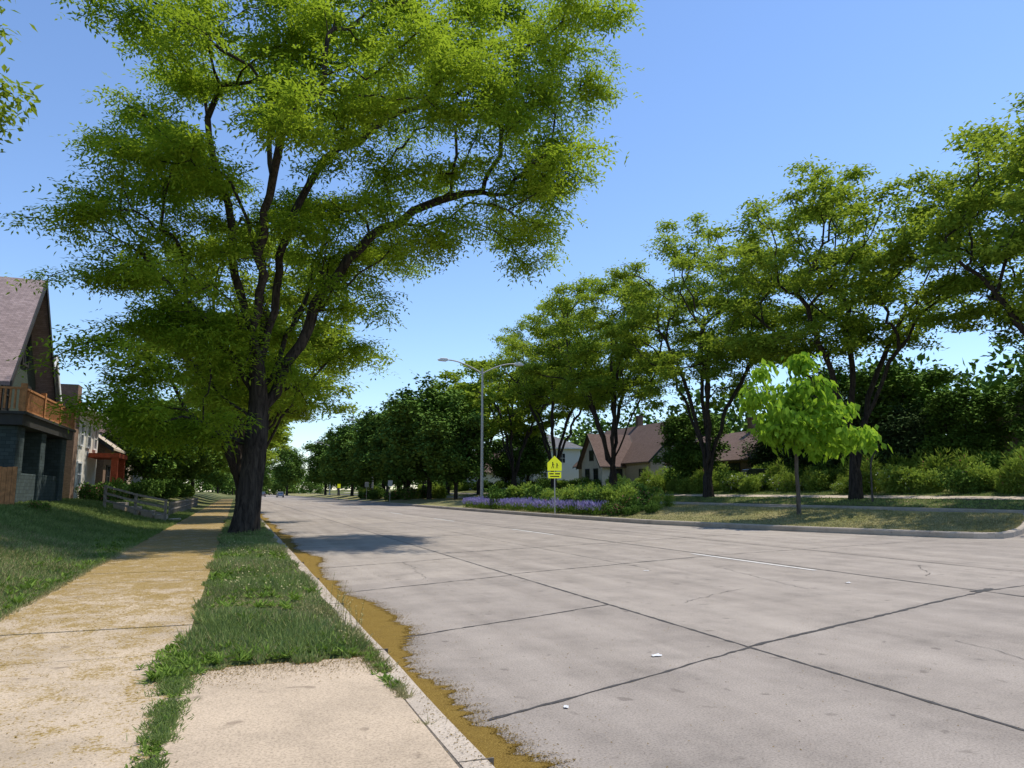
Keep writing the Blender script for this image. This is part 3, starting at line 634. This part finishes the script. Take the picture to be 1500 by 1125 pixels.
def gable(name,x0,x1,y0,y1,z0,ev,ri,axis,wall,roof,trim,fx,over=.55,winX=[],winY=[],chim=None,parent=None):
    e=parent or empty(name); w=MB(); rf=MB(); tr=MB(); fr=MB(); gl=MB()
    w.box(x0,x1,y0,y1,z0,ev)
    if axis=='x':
        c=(y0+y1)/2; w.prism([(y0,ev+.003),(y1,ev+.003),(c,ri-.12)],'x',x0,x1); k=(ri-ev)/((y1-y0)/2)
        for s,yy0 in((-1,y0),(1,y1)):
            ye=yy0+s*over; ze=ev-over*k
            rf.prism([(c,ri),(ye,ze),(ye,ze+.16),(c,ri+.18)],'x',x0-over,x1+over)
            for xe in((x0-over-.06,x0-over-.005),(x1+over+.005,x1+over+.06)): tr.prism([(c,ri-.14),(ye,ze-.16),(ye,ze+.18),(c,ri+.21)],'x',*xe)
    else:
        c=(x0+x1)/2; w.prism([(x0,ev+.003),(x1,ev+.003),(c,ri-.12)],'y',y0,y1); k=(ri-ev)/((x1-x0)/2)
        for s,xx0 in((-1,x0),(1,x1)):
            xe=xx0+s*over; ze=ev-over*k
            rf.prism([(c,ri),(xe,ze),(xe,ze+.16),(c,ri+.18)],'y',y0-over,y1+over)
            for yy in((y0-over-.06,y0-over-.005),(y1+over+.005,y1+over+.06)): tr.prism([(c,ri-.14),(xe,ze-.16),(xe,ze+.18),(c,ri+.21)],'y',*yy)
    wins(fr,gl,fx,x1 if fx=='+x' else x0,winX); wins(fr,gl,'-y',y0,winY)
    w.build('walls',wall,e); rf.build('roof',roof,e); tr.build('bargeboards',trim,e)
    if fr.v: fr.build('window_frames',trim,e); gl.build('window_glass',M['glass'],e)
    if chim:
        cx,cy,ct=chim; MB().box(cx-.45,cx+.45,cy-.35,cy+.35,z0,ct).box(cx-.55,cx+.55,cy-.45,cy+.45,ct,ct+.15).build('chimney',S['brick'],e)
    return e
def hip(name,x0,x1,y0,y1,z0,ev,ri,wall,roof,trim,fx,winX=[],winY=[],over=.7,chim=None,cm=None):
    e=empty(name); w=MB();rf=MB();fr=MB();gl=MB();tr=MB(); w.box(x0,x1,y0,y1,z0,ev)
    a,b,c,d=x0-over,x1+over,y0-over,y1+over; h=min(b-a,d-c)/2
    if (d-c)>(b-a): r0=((a+b)/2,c+h*.9,ri);r1=((a+b)/2,d-h*.9,ri); F=[(0,1,4),(1,2,5,4),(2,3,5),(3,0,4,5)]
    else: r0=(a+h*.9,(c+d)/2,ri);r1=(b-h*.9,(c+d)/2,ri); F=[(0,1,5,4),(1,2,5),(2,3,4,5),(3,0,4)]
    rf.add([(a,c,ev),(b,c,ev),(b,d,ev),(a,d,ev),r0,r1],F); tr.box(a,b,c,d,ev-.18,ev-.004)
    wins(fr,gl,fx,x1 if fx=='+x' else x0,winX); wins(fr,gl,'-y',y0,winY)
    w.build('walls',wall,e);rf.build('roof',roof,e);tr.build('eaves',trim,e);fr.build('window_frames',trim,e);gl.build('window_glass',M['glass'],e)
    if chim: cx,cy,ct=chim; MB().box(cx-.5,cx+.5,cy-.6,cy+.6,z0,ct).build('chimney',cm or S['brick'],e)
    return e
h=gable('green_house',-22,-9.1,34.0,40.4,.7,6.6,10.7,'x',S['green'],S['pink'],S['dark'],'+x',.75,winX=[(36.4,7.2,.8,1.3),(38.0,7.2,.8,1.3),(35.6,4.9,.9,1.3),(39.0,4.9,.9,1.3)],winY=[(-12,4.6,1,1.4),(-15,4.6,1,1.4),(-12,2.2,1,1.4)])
px=-.35
po=MB()
for a,b in ((32.4,33.5),(36.2,37.0),(40.1,41.1)): po.box(-8.5+px,-7.4+px,a,b,.6,4.05)
po.box(-8.45+px,-7.5+px,33.5,36.2,.6,2.3).box(-8.45+px,-7.5+px,37.0,40.1,.6,2.3).box(-11,-8.5+px,32.5,32.9,.6,2.2).box(-11.6,-10.9,32.4,33.2,.6,4.05)
po.build('porch_stone_piers',S['stone'],h,.03)
MB().box(-11.8,-7.2+px,32.1,41.3,4.05,4.45).box(-11.9,-7.1+px,32.0,41.4,4.45,4.55).build('porch_roof',S['dark'],h)
MB().box(-9.1,-7.52+px,32.95,40.9,1.5,1.7).build('porch_floor',S['gw'],h)
rl=MB(); xr=-7.25+px
for y_ in np.arange(32.15,41.3,.16): rl.box(xr-.03,xr+.03,y_-.03,y_+.03,4.65,5.38)
rl.box(xr-.06,xr+.06,32.1,41.3,5.38,5.46); rl.box(xr-.045,xr+.045,32.1,41.3,4.58,4.65)
for x in np.arange(-11.7,xr-.05,.16): rl.box(x-.03,x+.03,32.12,32.18,4.65,5.38); rl.box(x-.03,x+.03,41.2,41.26,4.65,5.38)
rl.box(-11.7,xr-.07,32.1,32.2,5.381,5.46).box(-11.7,xr-.07,41.2,41.3,5.381,5.46)
for y_ in (32.15,35.2,38.2,41.25): rl.box(xr-.09,xr+.09,y_-.09,y_+.09,4.56,5.6)
rl.build('balcony_railing',S['wood'],h)
MB().box(-9.09,-9.0,37.2,38.2,1.7,3.8).build('front_door',S['wood'],h)
wf=MB()
for k in range(15): wf.box(-9.6+k*.155,-9.6+k*.155+.145,30.9,30.93,.9,2.45+.01*(k%3))
wf.box(-9.6,-7.3,30.94,30.99,1.2,1.3).box(-9.6,-7.3,30.94,30.99,2.1,2.2); wf.build('wooden_fence',S['wood'])
hr=MB()
for i,x in enumerate((-3.1,-4.4,-5.7)): z=zg(x,39.5); hr.box(x-.06,x+.06,39.44,39.56,z-.1,z+1.05)
for q in (.35,.68,1.0):
    for (a,b) in ((-3.1,-4.4),(-4.4,-5.7)):
        za,zb_=zg(a,39.5)+q,zg(b,39.5)+q; hr.prism([(a,za-.05),(b,zb_-.05),(b,zb_+.05),(a,za+.05)],'y',39.40,39.435)
hr.build('wooden_handrail',S['gw'])
st=MB()
for k in range(5): st.box(-3.0-k*.6,-2.5-k*.6,40.0,41.4,.0,.28+.2*k)
st.build('concrete_steps',M['curb'])
ff=MB()
for k in range(26):
    y_=46+k*1.3; z=zg(-3.4,y_); ff.box(-3.45,-3.37,y_-.05,y_+.05,z-.1,z+.8)
for q in (.35,.7):
    z=zg(-3.4,50)+q; ff.box(-3.36,-3.33,46,78.5,z,z+.08)
ff.build('rail_fence',S['gw'])
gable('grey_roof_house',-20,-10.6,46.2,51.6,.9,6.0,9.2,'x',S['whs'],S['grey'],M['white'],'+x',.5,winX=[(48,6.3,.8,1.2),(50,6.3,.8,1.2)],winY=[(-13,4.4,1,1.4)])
h3=hip('red_tile_roof_house',-19,-9.6,53.2,61.5,.9,6.9,9.3,S['cream'],S['red'],M['white'],'+x',[(55,4.6,1,1.4),(57.5,4.6,1.2,1.4),(60,4.6,1,1.4),(55,2,1.2,1.4)],[(-11.5,4.8,1,1.4),(-14.5,4.8,1,1.4),(-12.5,2.2,1.4,1.4)],chim=(-10.0,53.0,8.2))
MB().box(-9.5,-7.6,57.5,61.4,3.9,4.2).box(-8.1,-7.7,57.6,58,.9,3.9).box(-8.1,-7.7,60.9,61.3,.9,3.9).build('porch',S['red'],h3)
gable('brown_brick_house',-19,-9.5,64,72,.9,5.2,8.6,'y',S['brick'],S['tan'],S['dark'],'+x',.7,winX=[(66,2,1.4,1.5),(69,2,1.4,1.5)],winY=[(-11,2.2,1,1.4),(-13,4.6,1,1.4)])
gable('stucco_house',-19,-10,77,86,.9,5.6,9,'x',S['tan'],S['brown'],S['dark'],'+x',.6,winX=[(80,2,1.4,1.5),(83,5,1.2,1.5)])
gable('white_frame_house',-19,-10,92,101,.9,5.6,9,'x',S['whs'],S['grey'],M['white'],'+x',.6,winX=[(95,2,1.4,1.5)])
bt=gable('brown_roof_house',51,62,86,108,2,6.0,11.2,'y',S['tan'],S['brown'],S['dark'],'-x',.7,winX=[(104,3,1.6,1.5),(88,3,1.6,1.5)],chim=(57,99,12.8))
gable('g',47.5,53,93,99.5,2,5.6,9.6,'x',S['cream'],S['brown'],S['dark'],'-x',.6,winX=[(94.9,3.2,1.1,1.5),(97.6,3.2,1.1,1.5),(96.2,6.0,1.1,1.3)],winY=[(50,3.2,1,1.4)],parent=bt)
hip('white_colonial_house',48,57,120,137,2,9.2,11.9,S['whs'],S['grey'],M['white'],'-x',[(122.5+3.2*i,z,1.1,1.6) for i in range(5) for z in (3.2,6.6)],[(50,3.2,1.1,1.6),(50,6.6,1.1,1.6),(53.5,6.6,1.1,1.6)],chim=(53,129,13.0))
gable('white_gable_house',47,57,146,158,2,5.6,9.6,'x',S['whs'],S['brown'],M['white'],'-x',.5,winX=[(149,3,1.2,1.5),(153,3,1.2,1.5)])
gable('brick_bungalow',50,60,64,79,2,5.2,8.3,'y',S['brick'],S['brown'],S['dark'],'-x',.7,winX=[(67,3,1.8,1.5),(72,3,1.8,1.5),(76,3,1.2,1.5)],winY=[(53,3,1.2,1.5)],chim=(55,70,9.8))
gable('brick_house',57,67,32,42.5,2.2,7.6,11.6,'x',S['brick'],S['grey'],M['white'],'-x',.5,winX=[(35,5.5,1.2,1.5),(39,5.5,1.2,1.5)],winY=[(60,5.5,1.2,1.5)],chim=(59,39.5,12.8))

# ---------------------------------------------------------------- street furniture
def lamp(x,y_,z,s=1):
    e=empty('street_lamp',(x,y_,z)); H=13.1*s; mb=MB()
    mb.cyl((0,0,-.1),(0,0,.5),.28,.22,14); mb.cyl((0,0,.5),(0,0,H),.16,.085,14)
    for sg,L in ((-1,3.6),(1,3.4)):
        prev=None
        for i in range(9):
            t=i/8; p=(sg*L*t,0,H-.5+1.15*math.sin(t*math.pi*.5))
            if prev: mb.cyl(prev,p,.07,.06,8,False)
            prev=p
    mb.build('pole',M['steel'],e)
    hd=MB()
    for sg,L in ((-1,3.6),(1,3.4)):
        hd.prism([(sg*(L-.1),H+.60),(sg*(L+.15),H+.48),(sg*(L+.85),H+.50),(sg*(L+1.0),H+.62),(sg*(L+.7),H+.80),(sg*(L+.05),H+.80)],'y',-.2,.2)
    hd.build('luminaires',M['white'],e,.05)
    return e
lamp(22.4,69.4,float(medz(22.4,69.4))-.02)
lamp(23,135,.6); lamp(23,200,.6)
ym=simple('sign_yellow_emissive',(.80,.84,.02),.5,3,.04,.4,emit=.3)  # bright sign yellow; emission added to brighten panels the sun does not reach
bk=simple('sign_black',(.015,.015,.015),.5,3,.1)
def figure(mb,cx,cz,s,y_):
    mb.cyl((cx,y_,cz+.26*s),(cx,y_-.004,cz+.26*s),.055*s,n=12)
    mb.prism([(cx-.05*s,cz+.19*s),(cx+.06*s,cz+.19*s),(cx+.05*s,cz),(cx-.05*s,cz)],'y',y_-.004,y_)
    mb.prism([(cx-.05*s,cz-.003),(cx,cz-.003),(cx-.07*s,cz-.24*s),(cx-.13*s,cz-.24*s)],'y',y_-.004,y_)
    mb.prism([(cx+.003,cz-.003),(cx+.05*s,cz-.003),(cx+.13*s,cz-.24*s),(cx+.07*s,cz-.24*s)],'y',y_-.004,y_)
    mb.prism([(cx+.063*s,cz+.18*s),(cx+.15*s,cz+.03*s),(cx+.12*s,cz+.01*s),(cx+.061*s,cz+.11*s)],'y',y_-.004,y_)
sg=empty('school_crossing_sign',(18.95,43.7,.15),R(-14))
MB().box(-.035,.035,-.02,.02,-.1,3.55).build('post',M['steel'],sg)
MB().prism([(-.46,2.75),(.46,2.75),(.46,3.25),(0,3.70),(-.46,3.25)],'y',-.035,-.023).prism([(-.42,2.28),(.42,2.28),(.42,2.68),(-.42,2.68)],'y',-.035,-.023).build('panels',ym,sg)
fg=MB(); figure(fg,-.12,3.08,.75,-.037); figure(fg,.15,3.05,.65,-.037)
fg.box(-.34,-.06,-.041,-.037,2.52,2.60).box(.02,.34,-.041,-.037,2.52,2.60).box(-.3,.3,-.041,-.037,2.36,2.43); fg.build('symbol',bk,sg)
def hydrant(x,y_,z):
    m=simple('hydrant_red',(.5,.03,.02),.5,5,.1); mb=MB()
    mb.cyl((0,0,0),(0,0,.08),.2,.2,14);mb.cyl((0,0,.08),(0,0,.62),.13,.12,14);mb.cyl((0,0,.62),(0,0,.68),.17,.17,14);mb.cyl((0,0,.68),(0,0,.82),.13,.05,14);mb.cyl((0,0,.82),(0,0,.88),.03,.03,6)
    mb.cyl((-.24,0,.5),(.24,0,.5),.06,.06,10);mb.cyl((0,-.24,.42),(0,0,.42),.075,.075,10); mb.build('fire_hydrant',m,loc=(x,y_,z))
hydrant(37.2,110,1.0)
def utility(name,x,y_,H):
    mb=MB(); mb.cyl((0,0,0),(0,0,H),.12,.07,8); prev=(0,0,H)
    for i in range(1,7):
        t=i/6; p=(2.4*t,0,H+.6*math.sin(t*1.57)); mb.cyl(prev,p,.045,.04,6,False); prev=p
    mb.box(2.3,3.0,-.13,.13,H+.5,H+.66); mb.build(name,M['steel'],loc=(x,y_,0))
utility('street_light_pole',1.0,118,10); utility('street_light_pole',1.0,175,10)
def small_sign(name,x,y_,z,c,w=.6,h=.75,H=2.9):
    e=empty(name,(x,y_,z)); MB().box(-.03,.03,-.02,.02,0,H).build('post',M['steel'],e); MB().box(-w/2,w/2,-.04,-.022,H-h,H).build('panel',c,e,.01)
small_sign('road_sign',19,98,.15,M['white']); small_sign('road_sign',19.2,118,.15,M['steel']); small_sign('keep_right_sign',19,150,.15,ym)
def car(name,x,y_,z,rz,c,suv=False):
    e=empty(name,(x,y_,z),rz); m=simple(name+'_paint',c,.25,2,.05,.6,.2,0); h=.35 if suv else 0
    body=[(-2.2,.35),(-2.25,.75),(-2.1,.95+h*.4),(-1.3,1.0+h*.4),(1.0,1.02+h*.4),(2.0,.88+h*.4),(2.25,.65),(2.25,.35)]
    if suv: roof=[(-2.1,.96+h*.4),(-1.95,1.5+h),(-1.6,1.58+h*.8),(.3,1.58+h*.8),(1.05,1.03+h*.4)]
    else: roof=[(-1.75,.98),(-1.1,1.42),(-.6,1.47),(.15,1.45),(1.0,1.02)]
    MB().prism(body,'x',-.88,.88).build('body',m,e,.06)
    MB().prism([(a*.97,b+.002) for a,b in roof],'x',-.72,.72).build('cabin_glass',M['glass'],e,.04)
    top=roof[1:4]; MB().prism([(top[0][0],top[0][1]-.05),(top[2][0],top[2][1]-.05),(top[2][0]-.05,top[2][1]+.03),(top[1][0],top[1][1]+.03),(top[0][0]+.1,top[0][1]+.03)],'x',-.74,.74).build('roof_panel',m,e,.02)
    w=MB()
    for yy in(-1.4,1.4):
        for s in(-1,1): w.cyl((s*.70,yy,.34),(s*.91,yy,.34),.34,.34,18)
    w.build('wheels',bk,e)
    hb=MB()
    for yy in(-1.4,1.4):
        for s in(-1,1): hb.cyl((s*.905,yy,.34),(s*.925,yy,.34),.2,.2,10)
    hb.build('hubcaps',M['steel'],e)
    MB().box(-.8,-.5,2.23,2.27,.62,.78).box(.5,.8,2.23,2.27,.62,.78).build('headlights',M['white'],e)
    rm=bpy.data.materials.get('tail_red') or simple('tail_red',(.4,.01,.01),.3)
    MB().box(-.82,-.5,-2.27,-2.2,.68,.84).box(.5,.82,-2.27,-2.2,.68,.84).build('tail_lights',rm,e)
car('parked_suv',44.5,57.5,zg(44.5,57.5)+.05,R(75),(.012,.012,.014),True)
car('distant_car',7.5,235,0,0,(.10,.10,.11)); car('distant_car',11.5,215,0,0,(.5,.5,.5)); car('parked_car',30,118,.57,0,(.5,.5,.5)); car('parked_car',34.6,96,.57,0,(.1,.1,.12))
def scrap(x,y_,s,rz,seed):
    r=np.random.default_rng(seed); k=4; g=np.linspace(-1,1,k); X,Y=np.meshgrid(g,g); X=X*s*.5*(1+.12*r.normal(0,1,X.shape));Y=Y*s*.3*(1+.12*r.normal(0,1,X.shape))
    Z=.004+np.abs(r.normal(0,.06*s,X.shape)); V=np.stack([X,Y,Z],-1).reshape(-1,3); i=np.arange(16).reshape(4,4)
    F=np.stack([i[:-1,:-1],i[:-1,1:],i[1:,1:],i[1:,:-1]],-1).reshape(-1,4); o=quadmesh('paper_scrap',V,F,[M['paper']]); o.location=(x,y_,float(roadz(x))+.004); o.rotation_euler[2]=rz
for i,(x,y_,s) in enumerate(((3.95,6.65,.10),(2.4,5.35,.06),(7.9,13.6,.10),(10.2,10.6,.11))): scrap(x,y_,s,i*1.1,i)
r=np.random.default_rng(5); th=np.linspace(0,2*math.pi,12,endpoint=False); V=[]
for j,(rr,zz) in enumerate(((.03,.5),(.14,.38),(.24,.15),(.26,-.1),(.16,-.3),(.04,-.38))):
    for t in th: q=rr*(1+.35*r.normal()*.5); V.append((q*math.cos(t)*1.5*.6,q*math.sin(t)*.5,zz*.45+.03*r.normal()))
F=[(j*12+i,j*12+(i+1)%12,(j+1)*12+(i+1)%12,(j+1)*12+i) for j in range(5) for i in range(12)]
o=quadmesh('plastic_bag',V,F,[M['paper']]); o.location=(9.9,24.6,13.9); o.rotation_euler=(.3,.9,0)

# ---------------------------------------------------------------- light, sky, camera
sd_=Vector((.43,.02,.90)).normalized()
L=bpy.data.lights.new('sun','SUN'); L.energy=5.0; L.angle=R(.5); L.color=(1,.94,.84)
lo=bpy.data.objects.new('sun',L); COL.objects.link(lo); lo.rotation_euler=sd_.to_track_quat('Z','Y').to_euler(); lo.location=(0,0,50)
w=bpy.data.worlds.new('World'); scene.world=w; w.use_nodes=True; nt=w.node_tree
bg=nt.nodes['Background']; sk=nt.nodes.new('ShaderNodeTexSky'); sk.sky_type='NISHITA'; sk.sun_disc=False
sk.sun_elevation=math.asin(sd_.z); sk.sun_rotation=math.atan2(sd_.x,sd_.y); sk.air_density=1.1; sk.dust_density=.1; sk.ozone_density=3.2
hs=nt.nodes.new('ShaderNodeMix'); hs.data_type='RGBA'; hs.blend_type='MULTIPLY'; hs.inputs[0].default_value=1; hs.inputs[7].default_value=(1.15,1.22,1.36,1)
nt.links.new(sk.outputs[0],hs.inputs[6]); nt.links.new(hs.outputs[2],bg.inputs[0]); bg.inputs[1].default_value=.148
c=bpy.data.cameras.new('camera'); c.lens=26.16; c.sensor_width=36; c.clip_end=6000
co=bpy.data.objects.new('camera',c); COL.objects.link(co); co.location=(0,0,1.6); co.rotation_euler=(R(90+8.22),0,R(-20.19)); scene.camera=co
scene.view_settings.view_transform='Standard'; scene.view_settings.look='None'; scene.view_settings.exposure=0
